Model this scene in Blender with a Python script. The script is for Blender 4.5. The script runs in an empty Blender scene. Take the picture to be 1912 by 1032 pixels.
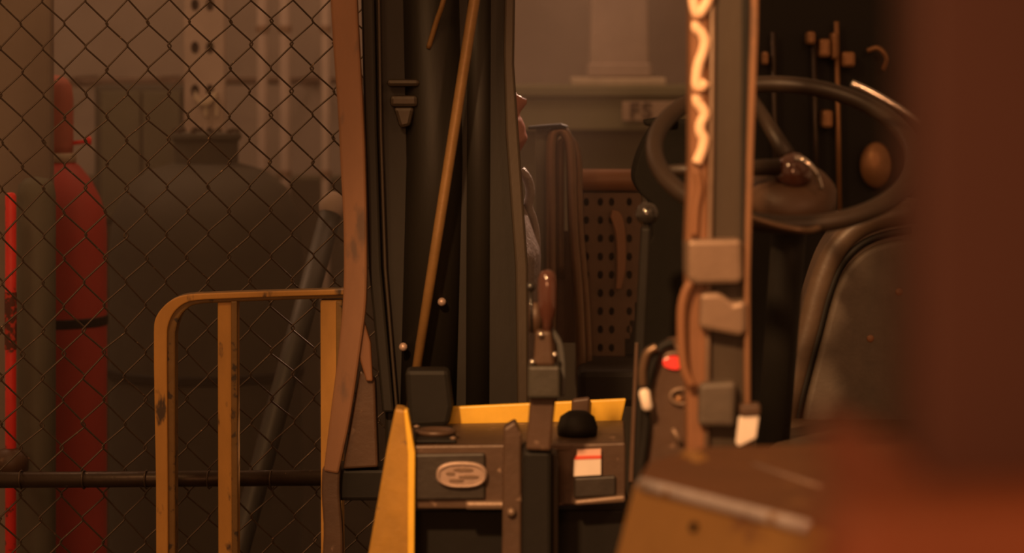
import bpy, bmesh, math, random
from mathutils import Vector, Matrix
R = random.Random(7)
PI = math.pi
S = bpy.context.scene
C = S.collection

# ---------------------------------------------------------------- camera, world, lights, exposure
FPX, EYE, HOR, CX = 5000.0, 1.75, 100.0, 956.0      # focal length in px of a 1912 wide frame, eye height, horizon row
cam = bpy.data.cameras.new('camera'); cam_o = bpy.data.objects.new('camera', cam); C.objects.link(cam_o)
cam.sensor_width = 36.0; cam.lens = 36.0 * FPX / 1912.0
cam.shift_y = -(516.0 - HOR) / 1912.0
cam_o.location = (0, 0, EYE); cam_o.rotation_euler = (PI / 2, 0, 0)
cam.dof.use_dof = True; cam.dof.focus_distance = 4.75; cam.dof.aperture_fstop = 3.3
cam.clip_start = 0.05
S.camera = cam_o
w = bpy.data.worlds.new('night_glow'); S.world = w; w.use_nodes = True
bgn = w.node_tree.nodes['Background']
bgn.inputs[0].default_value = (1.0, 0.46, 0.19, 1); bgn.inputs[1].default_value = 0.31

def lamp(name, kind, loc, target, energy, color, size=0.5, spot=None):
    l = bpy.data.lights.new(name, kind); l.energy = energy; l.color = color
    if kind == 'AREA': l.size = size
    else: l.shadow_soft_size = size
    if spot: l.spot_size = math.radians(spot); l.spot_blend = 0.6
    o = bpy.data.objects.new(name, l); C.objects.link(o); o.location = loc
    o.rotation_euler = (Vector(target) - Vector(loc)).to_track_quat('-Z', 'Y').to_euler()
    return o
lamp('sodium_lamp_key', 'AREA', (-1.3, 2.2, 3.6), (0.15, 4.1, 1.15), 22, (1, 0.50, 0.20), 0.45)
lamp('sodium_lamp_right', 'AREA', (1.5, 1.2, 2.9), (0.3, 3.7, 1.5), 11, (1, 0.45, 0.20), 0.3)
lamp('front_fill_light', 'AREA', (-0.4, -0.5, 2.0), (0.3, 2.7, 1.2), 22, (1, 0.40, 0.16), 0.6)  # unseen fill added behind the camera to brighten front faces
lamp('dash_fill_spot', 'SPOT', (-0.75, 0.9, 3.3), (0.16, 3.85, 1.42), 600, (1, 0.52, 0.22), 0.11, 21)  # spot added to brighten only the dash and pillar
lamp('rim_lamp', 'SPOT', (0.9, 7.6, 3.2), (-0.03, 5.22, 1.53), 800, (1, 0.60, 0.40), 0.06, 8)
lamp('smoke_lamp_left', 'AREA', (-1.9, 6.4, 3.6), (-1.3, 7.5, 1.6), 20, (1, 0.52, 0.28), 1.0)
lamp('smoke_lamp_middle', 'AREA', (0.3, 6.6, 3.5), (0.35, 8.4, 1.7), 11, (1, 0.47, 0.26), 0.8)
S.view_settings.view_transform = 'Standard'; S.view_settings.look = 'None'
S.view_settings.exposure = 0.0; S.view_settings.gamma = 1.0; S.view_settings.use_curve_mapping = False

# ---------------------------------------------------------------- helpers
def P(u, v, d):
    return Vector(((u - CX) * d / FPX, d, EYE - (v - HOR) * d / FPX))
def px(n, d): return n * d / FPX
def floor_v(d, z=0.0): return HOR + (EYE - z) * FPX / d

def mat(name, col, rough=0.6, metal=0.0, wear=None, wear_amt=0.5, scale=14.0, bump=0.15, spec=0.5, stretch=(1, 1, 1), emit=None, var=0.35):
    m = bpy.data.materials.new(name); m.use_nodes = True
    nt = m.node_tree; N = nt.nodes; L = nt.links
    b = N['Principled BSDF']
    tc = N.new('ShaderNodeTexCoord'); mp = N.new('ShaderNodeMapping'); mp.inputs['Scale'].default_value = stretch
    L.new(tc.outputs['Object'], mp.inputs[0])
    n1 = N.new('ShaderNodeTexNoise'); n1.inputs['Scale'].default_value = scale; n1.inputs['Detail'].default_value = 6; n1.inputs['Roughness'].default_value = 0.65
    L.new(mp.outputs[0], n1.inputs['Vector'])
    mx = N.new('ShaderNodeMixRGB'); mx.inputs[1].default_value = (*[c * (1 - var) for c in col], 1); mx.inputs[2].default_value = (*[min(1, c * (1 + var)) for c in col], 1)
    L.new(n1.outputs['Fac'], mx.inputs[0]); out = mx.outputs[0]
    if wear:
        n2 = N.new('ShaderNodeTexNoise'); n2.inputs['Scale'].default_value = scale * 2.3; n2.inputs['Detail'].default_value = 8
        L.new(mp.outputs[0], n2.inputs['Vector'])
        r = N.new('ShaderNodeValToRGB'); t = 0.72 - 0.3 * wear_amt
        r.color_ramp.elements[0].position = t; r.color_ramp.elements[1].position = t + 0.07
        L.new(n2.outputs['Fac'], r.inputs[0])
        m2 = N.new('ShaderNodeMixRGB'); m2.inputs[2].default_value = (*wear, 1)
        L.new(r.outputs[0], m2.inputs[0]); L.new(out, m2.inputs[1]); out = m2.outputs[0]
    L.new(out, b.inputs['Base Color'])
    b.inputs['Roughness'].default_value = rough; b.inputs['Metallic'].default_value = metal
    b.inputs['Specular IOR Level'].default_value = spec
    if bump:
        bp = N.new('ShaderNodeBump'); bp.inputs['Strength'].default_value = bump; bp.inputs['Distance'].default_value = 0.01
        L.new(n1.outputs['Fac'], bp.inputs['Height']); L.new(bp.outputs[0], b.inputs['Normal'])
    if emit:
        b.inputs['Emission Color'].default_value = (*emit[0], 1); b.inputs['Emission Strength'].default_value = emit[1]
    return m

M = dict(
    wall=mat('smoky_plaster', (0.24, 0.20, 0.17), 0.9, scale=3, bump=0.1),
    floor=mat('concrete_floor', (0.12, 0.10, 0.085), 0.85, scale=5),
    concrete=mat('concrete', (0.34, 0.28, 0.24), 0.9, scale=6),
    wire=mat('galvanised_wire', (0.10, 0.075, 0.055), 0.45, 0.6, wear=(0.35, 0.25, 0.16), wear_amt=0.25, scale=60, bump=0),
    rail=mat('dark_rail', (0.05, 0.035, 0.025), 0.4, 0.5, wear=(0.45, 0.3, 0.2), wear_amt=0.12, scale=25),
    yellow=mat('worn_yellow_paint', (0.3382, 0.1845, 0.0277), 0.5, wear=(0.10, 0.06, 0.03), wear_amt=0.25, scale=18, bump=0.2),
    yellow_dim=mat('dirty_yellow_paint', (0.5184, 0.2736, 0.0576), 0.55, wear=(0.07, 0.045, 0.025), wear_amt=0.4, scale=14, bump=0.2, stretch=(1, 1, 0.4)),
    lit_yellow=mat('lit_yellow_paint', (0.82, 0.50, 0.05), 0.4, scale=30, bump=0.1, var=0.15),  # same yellow made brighter, the lit look is put into the colour
    rod=mat('ochre_rod', (0.2160, 0.1200, 0.0390), 0.4, 0.2, scale=20),
    red=mat('red_cylinder_paint', (0.42, 0.045, 0.035), 0.55, scale=8, bump=0.05, var=0.2),
    red_bright=mat('bright_red_paint', (0.9, 0.04, 0.03), 0.45, wear=(0.12, 0.03, 0.02), wear_amt=0.25, scale=20, bump=0.1),
    redcap=mat('faded_red_paint', (0.40, 0.12, 0.085), 0.6, scale=10, bump=0.05),
    pale=mat('pale_collar', (0.42, 0.36, 0.27), 0.6, scale=10),
    grey=mat('grey_green_paint', (0.13, 0.125, 0.095), 0.7, scale=6),
    bluegrey=mat('blue_grey_pipe', (0.0774, 0.0774, 0.0728), 0.5, 0.2, scale=8),
    black=mat('dull_black', (0.0103, 0.0088, 0.0070), 0.6, scale=8, bump=0.1, spec=0.25),
    olive=mat('chipped_olive_yellow', (0.20, 0.115, 0.03), 0.55, wear=(0.05, 0.035, 0.02), wear_amt=0.5, scale=22, bump=0.2),  # darker olive yellow for the hoop's inner edge and the bar edges
    rubber=mat('matte_black_rubber', (0.008, 0.007, 0.0055), 0.8, scale=12, bump=0.05, spec=0.12),
    hood_top=mat('shaded_worn_hood_paint', (0.17, 0.075, 0.025), 0.6, wear=(0.26, 0.13, 0.045), wear_amt=0.3, scale=6, bump=0.08),  # worn hood paint, darkened because the top gets less light
    lever_grey=mat('dark_lever_grey', (0.045, 0.04, 0.03), 0.5, scale=20),
    blackgreen=mat('dark_tank_paint', (0.0440, 0.0400, 0.0280), 0.75, scale=5),
    mast=mat('oily_black_steel', (0.0154, 0.0131, 0.0100), 0.5, 0.1, scale=9, bump=0.15, stretch=(1, 1, 0.25), spec=0.3),
    mast_edge=mat('rubbed_steel_edge', (0.0450, 0.0330, 0.0216), 0.45, 0.3, scale=12, stretch=(1, 1, 0.3)),
    bronze=mat('rusty_brown_steel', (0.2132, 0.1066, 0.0528), 0.55, 0.1, wear=(0.12, 0.07, 0.045), wear_amt=0.45, scale=9, stretch=(1, 1, 0.35)),
    brown=mat('brown_enamel', (0.0770, 0.0413, 0.0231), 0.5, wear=(0.25, 0.16, 0.11), wear_amt=0.15, scale=16),
    dash=mat('scuffed_dash_metal', (0.0880, 0.0523, 0.0330), 0.45, 0.2, wear=(0.30, 0.20, 0.14), wear_amt=0.3, scale=18),
    dash_dark=mat('dark_dash_panel', (0.0303, 0.0231, 0.0176), 0.5, scale=22),
    badge=mat('oval_badge_metal', (0.4160, 0.3040, 0.2480), 0.4, 0.3, scale=40, bump=0.2),
    paper=mat('white_label', (0.85, 0.74, 0.64), 0.6, scale=40, bump=0, var=0.08),
    paper_red=mat('red_label_print', (0.78, 0.10, 0.05), 0.6, scale=40, bump=0, var=0.1),
    pale_red=mat('pale_red_label', (0.85, 0.50, 0.38), 0.6, scale=40, bump=0, var=0.1),
    chrome=mat('chrome', (0.75, 0.7, 0.65), 0.15, 1.0, scale=20, bump=0, var=0.05),
    glossblack=mat('glossy_black_knob', (0.02, 0.017, 0.015), 0.09, scale=20, bump=0, spec=1.0),
    knob=mat('red_brown_knob', (0.0800, 0.0300, 0.0200), 0.13, scale=20, bump=0, spec=1.0),
    vinyl=mat('grey_brown_vinyl', (0.0825, 0.0633, 0.0468), 0.55, scale=40, bump=0.12),
    vinyl_roll=mat('vinyl_piping', (0.0886, 0.0578, 0.0370), 0.45, scale=30, bump=0.1),
    tan=mat('tan_perforated_vinyl', (0.1000, 0.0575, 0.0325), 0.6, scale=25),
    tube=mat('bronze_tube', (0.1430, 0.0894, 0.0537), 0.32, 0.5, scale=15, bump=0.05),
    wheel=mat('worn_wheel_rim', (0.0227, 0.0134, 0.0080), 0.45, scale=20, bump=0.05),
    pillar=mat('brown_pillar', (0.0378, 0.0245, 0.0130), 0.55, scale=10, stretch=(1, 1, 0.3)),
    pillar_orange=mat('orange_brown_flange', (0.1860, 0.0837, 0.0372), 0.5, scale=10, stretch=(1, 1, 0.3)),
    glint_cord=mat('pale_peach_glint', (0.95, 0.62, 0.42), 0.5, scale=60, bump=0.1, var=0.12),
    clamp=mat('dull_tin', (0.2040, 0.1380, 0.0960), 0.45, 0.3, scale=16),
    glowred=mat('red_lamp_lens', (0.6, 0.03, 0.02), 0.2, emit=((1.0, 0.06, 0.03), 0.5), bump=0),
    green=mat('grey_green_board', (0.15, 0.145, 0.085), 0.85, scale=5),
    greendark=mat('dark_green_panel', (0.085, 0.08, 0.05), 0.85, scale=5),
    sign=mat('beige_sign', (0.32, 0.245, 0.18), 0.8, scale=25, bump=0),
    ink=mat('dark_brown_ink', (0.07, 0.045, 0.03), 0.8, bump=0),
    hood=mat('mustard_hood_paint', (0.4032, 0.2240, 0.0616), 0.5, wear=(0.25, 0.12, 0.045), wear_amt=0.35, scale=7, bump=0.08),
    hood_edge=mat('rubbed_pale_edge', (0.62, 0.58, 0.60), 0.5, 0.1, wear=(0.36, 0.2, 0.07), wear_amt=0.45, scale=30),
    rackred=mat('dark_red_oxide', (0.0512, 0.0107, 0.0033), 0.6, scale=4, bump=0),
    rackorange=mat('orange_rack_paint', (0.1856, 0.0464, 0.0093), 0.55, scale=4, bump=0),
    rackbrace=mat('dull_orange_brace', (0.1190, 0.0315, 0.0084), 0.6, scale=4, bump=0),
    brass=mat('brass', (0.3000, 0.1560, 0.0720), 0.4, 0.5, scale=20),
    skin=mat('skin', (0.3025, 0.1210, 0.0825), 0.4, scale=60, bump=0.05, var=0.1),
    hair=mat('dark_hair', (0.03, 0.02, 0.015), 0.5, scale=80),
    lip=mat('lips', (0.40, 0.10, 0.08), 0.3, bump=0),
    eye=mat('eye', (0.6, 0.55, 0.5), 0.2, bump=0),
    jacket=mat('creased_grey_jacket', (0.22, 0.18, 0.16), 0.35, scale=22, bump=1.0),
    trousers=mat('dark_trousers', (0.05, 0.045, 0.045), 0.8, scale=30),
    shoe=mat('black_shoe', (0.02, 0.018, 0.016), 0.4, bump=0),
)

def thing(name, label, cat, loc, group=None):
    o = bpy.data.objects.new(name, None); C.objects.link(o); o.location = loc; o.empty_display_size = 0.1
    o['label'] = label; o['category'] = cat
    if group: o['group'] = group
    return o

class B:
    """collects geometry in world coordinates; build() links it as ONE mesh object"""
    def __init__(self): self.bm = bmesh.new()
    def face(self, vs):
        try: return self.bm.faces.new(vs)
        except ValueError: return None
    def prism3(self, front, off):
        f = [self.bm.verts.new(p) for p in front]; k = [self.bm.verts.new(p + off) for p in front]
        n = len(f)
        self.face(f); self.face(k[::-1])
        for i in range(n): self.face([f[i], k[i], k[(i + 1) % n], f[(i + 1) % n]])
        return self
    def prism(self, pts, d, depth):
        return self.prism3([P(u, v, d) for u, v in pts], Vector((0, depth, 0)))
    def box(self, u0, v0, u1, v1, d, depth): return self.prism([(u0, v0), (u0, v1), (u1, v1), (u1, v0)], d, depth)
    def hull(self, pts):
        vs = [self.bm.verts.new(p) for p in pts]
        bmesh.ops.convex_hull(self.bm, input=vs); return self
    def tube(self, pts, r, n=10, cap=True):
        pts = [Vector(p) for p in pts]; rr = r if isinstance(r, (list, tuple)) else [r] * len(pts)
        rings = []; ref = None
        for i, p in enumerate(pts):
            t = (pts[min(i + 1, len(pts) - 1)] - pts[max(i - 1, 0)]).normalized()
            if ref is None:
                ref = Vector((0, 1, 0)) if abs(t.y) < 0.9 else Vector((1, 0, 0))
            a = (ref - t * ref.dot(t)).normalized(); b = t.cross(a); ref = a
            rings.append([self.bm.verts.new(p + (a * math.cos(2 * PI * k / n) + b * math.sin(2 * PI * k / n)) * rr[i]) for k in range(n)])
        for i in range(len(rings) - 1):
            for k in range(n): self.face([rings[i][k], rings[i][(k + 1) % n], rings[i + 1][(k + 1) % n], rings[i + 1][k]])
        if cap: self.face(rings[0][::-1]); self.face(rings[-1])
        return self
    def loop(self, pts, r, n=10):
        pts = [Vector(p) for p in pts]; m = len(pts); rings = []; ref = Vector((0, 1, 0))
        for i, p in enumerate(pts):
            t = (pts[(i + 1) % m] - pts[i - 1]).normalized()
            a = (ref - t * ref.dot(t)).normalized(); b = t.cross(a)
            rings.append([self.bm.verts.new(p + (a * math.cos(2 * PI * k / n) + b * math.sin(2 * PI * k / n)) * r) for k in range(n)])
        for i in range(m):
            for k in range(n): self.face([rings[i][k], rings[i][(k + 1) % n], rings[(i + 1) % m][(k + 1) % n], rings[(i + 1) % m][k]])
        return self
    def lathe(self, prof, c, axis=(0, 0, 1), n=24):
        """prof: (radius, height along axis) from point c"""
        q = Vector((0, 0, 1)).rotation_difference(Vector(axis).normalized()); c = Vector(c); rings = []
        for r, h in prof:
            if r < 1e-6: rings.append([self.bm.verts.new(c + q @ Vector((0, 0, h)))])
            else: rings.append([self.bm.verts.new(c + q @ Vector((r * math.cos(2 * PI * k / n), r * math.sin(2 * PI * k / n), h))) for k in range(n)])
        for a, b in zip(rings, rings[1:]):
            for k in range(n):
                if len(a) == 1 and len(b) == 1: continue
                if len(a) == 1: self.face([a[0], b[k], b[(k + 1) % n]])
                elif len(b) == 1: self.face([a[k], a[(k + 1) % n], b[0]])
                else: self.face([a[k], a[(k + 1) % n], b[(k + 1) % n], b[k]])
        if len(rings[0]) > 1: self.face(rings[0][::-1])
        if len(rings[-1]) > 1: self.face(rings[-1])
        return self
    def ball(self, c, r, sx=1, sy=1, sz=1, n=16):
        m = Matrix.Translation(Vector(c)) @ Matrix.Diagonal((sx, sy, sz, 1))
        bmesh.ops.create_uvsphere(self.bm, u_segments=n, v_segments=max(6, n // 2 + 2), radius=r, matrix=m); return self
    def build(self, name, m, parent=None, bevel=0.0, smooth=False, seg=2, label=None):
        bm = self.bm
        bmesh.ops.recalc_face_normals(bm, faces=bm.faces)
        root = parent
        while root and root.parent: root = root.parent
        o_loc = root.location if root else Vector((0, 0, 0))
        for v in bm.verts: v.co -= o_loc
        me = bpy.data.meshes.new(name); bm.to_mesh(me); bm.free()
        me.materials.append(m)
        if smooth:
            for p in me.polygons: p.use_smooth = True
        o = bpy.data.objects.new(name, me); C.objects.link(o)
        if parent: o.parent = parent
        if bevel:
            b = o.modifiers.new('bevel', 'BEVEL'); b.width = bevel; b.segments = seg; b.limit_method = 'ANGLE'; b.angle_limit = math.radians(35)
        if label: o['label'] = label
        return o

def cat(pts, n=6, closed=False):
    """Catmull-Rom through points (any dimension)"""
    pts = [Vector(p) for p in pts]; m = len(pts); out = []
    rng = range(m) if closed else range(m - 1)
    for i in rng:
        g = (lambda k: pts[k % m]) if closed else (lambda k: pts[min(max(k, 0), m - 1)])
        a, b, c, d = g(i - 1), g(i), g(i + 1), g(i + 2)
        for j in range(n):
            t = j / n
            out.append(0.5 * ((2 * b) + (c - a) * t + (2 * a - 5 * b + 4 * c - d) * t * t + (3 * b - a - 3 * c + d) * t ** 3))
    if not closed: out.append(pts[-1])
    return out
def curve_px(pts, n=6):       # (u, v, d) control points -> smooth world polyline
    return [P(*p) for p in cat(pts, n)]
def struct(o):
    o['kind'] = 'structure'; return o

# ---------------------------------------------------------------- the setting
b = B(); b.prism3([Vector((-5, -2, 0)), Vector((5, -2, 0)), Vector((5, 9, 0)), Vector((-5, 9, 0))], Vector((0, 0, -0.1)))
struct(b.build('floor', M['floor']))
b = B(); b.prism3([Vector((-5, 8.6, 0)), Vector((5, 8.6, 0)), Vector((5, 8.6, 3.4)), Vector((-5, 8.6, 3.4))], Vector((0, 0.2, 0)))
struct(b.build('wall_back', M['wall']))
b = B(); b.prism3([Vector((-5, 8.55, 0)), Vector((0.1, 8.55, 0)), Vector((0.1, 8.55, 1.36)), Vector((-5, 8.55, 1.36))], Vector((0, 0.05, 0)))
struct(b.build('trim_2', M['greendark'], bevel=0.01))
# wide brown column at the far left, in front of the gas cylinder
b = B(); b.prism([(-160, -300), (-160, floor_v(5.62)), (95, floor_v(5.62)), (95, -300)], 5.62, 0.05)
struct(b.build('trim_1', M['wall'], bevel=0.01))

# pale column base on the bench, behind the operator
D = 7.6
t = thing('column', 'pale stone column on a wide square plinth above the green counter', 'column', P(1157, 160, D))
b = B(); b.prism([(1108, -250), (1103, 120), (1103, 146), (1212, 146), (1212, 120), (1207, -250)], D, 0.17); b.build('shaft', M['concrete'], t, bevel=0.008)
b = B(); b.box(1099, 118, 1216, 144, D - 0.01, 0.19); b.build('collar', M['concrete'], t, bevel=0.006)
b = B(); b.box(1068, 145, 1244, 160, D - 0.04, 0.3); b.build('plinth', M['pale'], t, bevel=0.005)
D = 7.45
t = thing('counter', 'long grey green counter with dark recessed front behind the operator', 'counter', P(1150, floor_v(D), D))
b = B(); b.box(830, 160, 1480, 181, D - 0.02, 0.5); b.build('top_slab', M['green'], t, bevel=0.006)
b = B(); b.box(835, 181, 1475, 243, D, 0.45); b.build('fascia', M['green'], t, bevel=0.004)
b = B(); b.box(842, 243, 1468, floor_v(D), D + 0.06, 0.38); b.build('front_panel', M['greendark'], t)

hz = bpy.data.materials.new('thin_smoke'); hz.use_nodes = True; nt = hz.node_tree; nt.nodes.clear()
vo = nt.nodes.new('ShaderNodeVolumeScatter'); vo.inputs['Color'].default_value = (0.95, 0.74, 0.60, 1); vo.inputs['Density'].default_value = 0.06; vo.inputs['Anisotropy'].default_value = 0.2
ou = nt.nodes.new('ShaderNodeOutputMaterial'); nt.links.new(vo.outputs[0], ou.inputs['Volume'])
b = B(); b.prism3([Vector((-3.5, 5.0, 0.01)), Vector((0.45, 5.0, 0.01)), Vector((0.45, 5.0, 3.2)), Vector((-3.5, 5.0, 3.2))], Vector((0, 3.55, 0)))
sm = b.build('haze', hz); sm['kind'] = 'stuff'; sm['label'] = 'thin brown smoke hanging behind the fence and forklift'; sm['category'] = 'haze'

def text_mesh(body, size):
    cu = bpy.data.curves.new('txt', 'FONT'); cu.body = body; cu.size = size; cu.extrude = 0.0012; cu.align_x = 'CENTER'; cu.align_y = 'CENTER'
    cu.offset = size * 0.03; cu.space_character = 1.25
    o = bpy.data.objects.new('txt', cu); C.objects.link(o)
    me = bpy.data.meshes.new_from_object(o.evaluated_get(bpy.context.evaluated_depsgraph_get()))
    bpy.data.objects.remove(o); return me
D = 7.44
t = thing('sign', 'beige sign plate with dark letters on the green counter front', 'sign', P(1207, 226, D))
b = B(); b.box(1162, 189, 1262, 226, D - 0.006, 0.012); b.build('sign_board', M['sign'], t, bevel=0.002)
me = text_mesh('FS', px(40, D)); me.materials.append(M['ink'])
o = bpy.data.objects.new('lettering', me); C.objects.link(o); o.parent = t
o.location = P(1196, 208, D - 0.008) - t.location; o.rotation_euler = (PI / 2, 0, 0)

# ---------------------------------------------------------------- behind the fence
# gas cylinder
D = 5.95; s = D / FPX
base = P(101, 0, D); base.z = 0
t = thing('gas_cylinder', 'tall red gas cylinder with domed cap standing behind the mesh fence', 'gas cylinder', base)
H = lambda v: EYE - (v - HOR) * s
b = B(); b.lathe([(90 * s, 0), (97 * s, 0.02), (98 * s, H(440)), (96 * s, H(405)), (86 * s, H(370)), (68 * s, H(335)), (48 * s, H(310)), (38 * s, H(302))], base, n=36); b.build('body', M['red'], t, smooth=True)
b = B(); b.lathe([(36 * s, H(304)), (41 * s, H(302)), (42 * s, H(288)), (36 * s, H(285))], base, n=28); b.build('neck_ring', M['pale'], t, smooth=True, label='pale neck ring')
b = B(); b.lathe([(35 * s, H(288)), (36 * s, H(270)), (36 * s, H(185)), (33 * s, H(160)), (24 * s, H(147)), (10 * s, H(141)), (0, H(140))], base, n=28); b.build('valve_cap', M['redcap'], t, smooth=True, label='faded red domed cap')
b = B(); b.lathe([(98.5 * s, H(606)), (100.5 * s, H(604)), (100.5 * s, H(590)), (98.5 * s, H(588))], base, n=36); b.build('strap', M['black'], t, label='dark band around the body')
b = B(); b.tube([P(130, 268, D), P(160, 264, D)], px(4, D)); b.lathe([(px(7, D), -px(4, D)), (px(9, D), 0), (px(7, D), px(4, D))], P(166, 263, D), (1, 0, 0), 14); b.build('valve_wheel', M['red_bright'], t, smooth=True)
# grey pipe
D = 5.4; base = P(68, 0, D); base.z = 0; s = D / FPX
t = thing('steel_bollard', 'grey green steel bollard between the red pipe and red gas cylinder', 'bollard', base)
b = B(); b.lathe([(36 * s, 0), (36 * s, H(360)), (36 * s, 0)][:1] + [(36 * s, EYE - (365 - HOR) * s), (33 * s, EYE - (345 - HOR) * s), (22 * s, EYE - (333 - HOR) * s), (0, EYE - (329 - HOR) * s)], base, n=28); b.build('post', M['grey'], t, smooth=True)
b = B(); b.lathe([(60 * s, 0), (60 * s, 0.015), (36.5 * s, 0.016)], base, n=28); b.build('base_plate', M['grey'], t)
# red pipe far left
D = 5.25; base = P(20, 0, D); base.z = 0; s = D / FPX
t = thing('red_pipe', 'thin bright red upright pipe with chipped paint at far left', 'pipe', base)
b = B(); b.lathe([(10.5 * s, 0), (10.5 * s, EYE - (366 - HOR) * s), (7 * s, EYE - (360 - HOR) * s), (0, EYE - (359 - HOR) * s)], base, n=16); b.build('pipe', M['red_bright'], t, smooth=True)
b = B(); b.lathe([(14 * s, EYE - (885 - HOR) * s), (33 * s, EYE - (878 - HOR) * s), (34 * s, EYE - (856 - HOR) * s), (22 * s, EYE - (840 - HOR) * s), (11 * s, EYE - (836 - HOR) * s)], base, n=20); b.build('coupling', M['brown'], t, smooth=True, label='brown swollen coupling')
b = B(); b.lathe([(11.5 * s, EYE - (652 - HOR) * s), (11.5 * s, EYE - (545 - HOR) * s)], base, n=16); b.build('worn_sleeve', mat('chipped_red', (0.10, 0.03, 0.02), 0.7, wear=(0.55, 0.05, 0.03), wear_amt=0.65, scale=40), t, label='sleeve with flaking dark paint')

# dark tank
D = 6.6; s = D / FPX; base = P(385, 0, D); base.z = 0
zt = lambda v: EYE - (v - HOR) * s
t = thing('storage_tank', 'big dark domed tank looming behind the mesh fence', 'tank', base)
b = B(); b.lathe([(175 * s, 0), (180 * s, 0.03), (180 * s, zt(470)), (172 * s, zt(400)), (150 * s, zt(350)), (110 * s, zt(318)), (55 * s, zt(302)), (0, zt(298))], base, n=48); b.build('shell', M['blackgreen'], t, smooth=True)
b = B(); b.lathe([(60 * s, zt(306)), (60 * s, zt(262)), (66 * s, zt(260)), (66 * s, zt(248)), (0, zt(246))], base, n=32); b.build('manhole', M['blackgreen'], t, bevel=0.004)
for k in range(10):
    a = 2 * PI * k / 10
    b = B(); b.lathe([(0.007, 0), (0.007, 0.008), (0.005, 0.011)], base + Vector((58 * s * math.cos(a), 58 * s * math.sin(a), zt(248))), n=6); b.build('bolt', M['rail'], t)
b = B(); b.lathe([(181 * s, zt(700)), (184 * s, zt(698)), (184 * s, zt(684)), (181 * s, zt(682))], base, n=48); b.build('hoop_band', M['black'], t)
# dark switch box behind tank
D = 7.5
t = thing('switch_cabinet', 'dark squat cabinet on legs above the tank shoulder behind the fence', 'cabinet', P(270, floor_v(D), D))
b = B(); b.box(176, 158, 345, 420, D, 0.25); b.build('body', M['blackgreen'], t, bevel=0.01)
b = B(); b.box(188, 170, 262, 408, D - 0.012, 0.014); b.build('door', M['greendark'], t, bevel=0.004)
b = B(); b.box(266, 170, 336, 408, D - 0.012, 0.014); b.build('door', M['greendark'], t, bevel=0.004)
for u in (190, 330):
    b = B(); b.box(u - 8, 418, u + 8, floor_v(D), D + 0.05, 0.03); b.build('leg', M['black'], t)

# slotted steel strut
D = 7.0
t = thing('slotted_strut', 'pale upright strut punched with pairs of dark holes behind fence', 'strut', P(380, floor_v(D), D))
def holed_panel(b, u0, v0, u1, v1, d, holes, thick, n=12):
    """flat sheet with real through holes; holes = cell grid [(u, v, ru, rv)], one per cell given as list of cells (cu0,cv0,cu1,cv1,hole or None)"""
    for (cu0, cv0, cu1, cv1, h) in holes:
        if h is None:
            b.box(cu0, cv0, cu1, cv1, d, thick); continue
        hu, hv, ru, rv = h
        outer = []; inner = []
        for k in range(n):
            a = 2 * PI * k / n; ca, sa = math.cos(a), math.sin(a)
            inner.append((hu + ru * ca, hv + rv * sa))
            tx = ((cu1 - hu) if ca > 0 else (cu0 - hu)) / ca if abs(ca) > 1e-9 else 1e9
            ty = ((cv1 - hv) if sa > 0 else (cv0 - hv)) / sa if abs(sa) > 1e-9 else 1e9
            tt = min(tx, ty); outer.append((hu + tt * ca, hv + tt * sa))
        corners = [(cu0, cv0), (cu1, cv0), (cu1, cv1), (cu0, cv1)]
        for cnr in corners:      # snap the nearest ring point to each corner
            k = min(range(n), key=lambda i: (outer[i][0] - cnr[0]) ** 2 + (outer[i][1] - cnr[1]) ** 2); outer[k] = cnr
        off = Vector((0, thick, 0))
        O = [b.bm.verts.new(P(u, v, d)) for u, v in outer]; I = [b.bm.verts.new(P(u, v, d)) for u, v in inner]
        I2 = [b.bm.verts.new(P(u, v, d) + off) for u, v in inner]; O2 = [b.bm.verts.new(P(u, v, d) + off) for u, v in outer]
        for k in range(n):
            j = (k + 1) % n
            b.face([O[k], O[j], I[j], I[k]]); b.face([I[k], I[j], I2[j], I2[k]]); b.face([O2[k], I2[k], I2[j], O2[j]]); b.face([O[k], O2[k], O2[j], O[j]])
cells = []
for v0 in range(-180, 540, 80):
    for (u0, u1, hu) in ((350, 380, 364), (380, 412, 392)):
        cells.append((u0, v0, u1, v0 + 52, (hu, v0 + 26 + 3, 8, 12))); cells.append((u0, v0 + 52, u1, v0 + 80, None))
b = B(); holed_panel(b, 0, 0, 0, 0, D, cells, 0.012); b.box(350, 540, 412, floor_v(D), D, 0.012); b.build('web', M['concrete'], t)
b = B(); b.box(344, -200, 350, floor_v(D), D, 0.06); b.build('flange', M['concrete'], t)
b = B(); b.box(412, -200, 418, floor_v(D), D, 0.06); b.build('flange', M['concrete'], t)
b = B(); b.box(344, -200, 418, floor_v(D), D + 0.05, 0.012); b.build('back_web', M['brown'], t)
t2 = thing('cable_clip', 'pale pair of clips bolted across the slotted strut', 'clip', P(380, 215, D - 0.02))
b = B(); b.prism([(362, 168), (376, 188), (388, 176), (404, 170), (404, 184), (390, 196), (372, 198), (362, 184)], D - 0.02, 0.018); b.build('clip_plate', M['pale'], t2, bevel=0.003)
for u in (384, 404):
    b = B(); b.box(u - 3, 190, u + 3, 218, D - 0.015, 0.014); b.build('clip_tail', M['pale'], t2, bevel=0.002)
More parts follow.
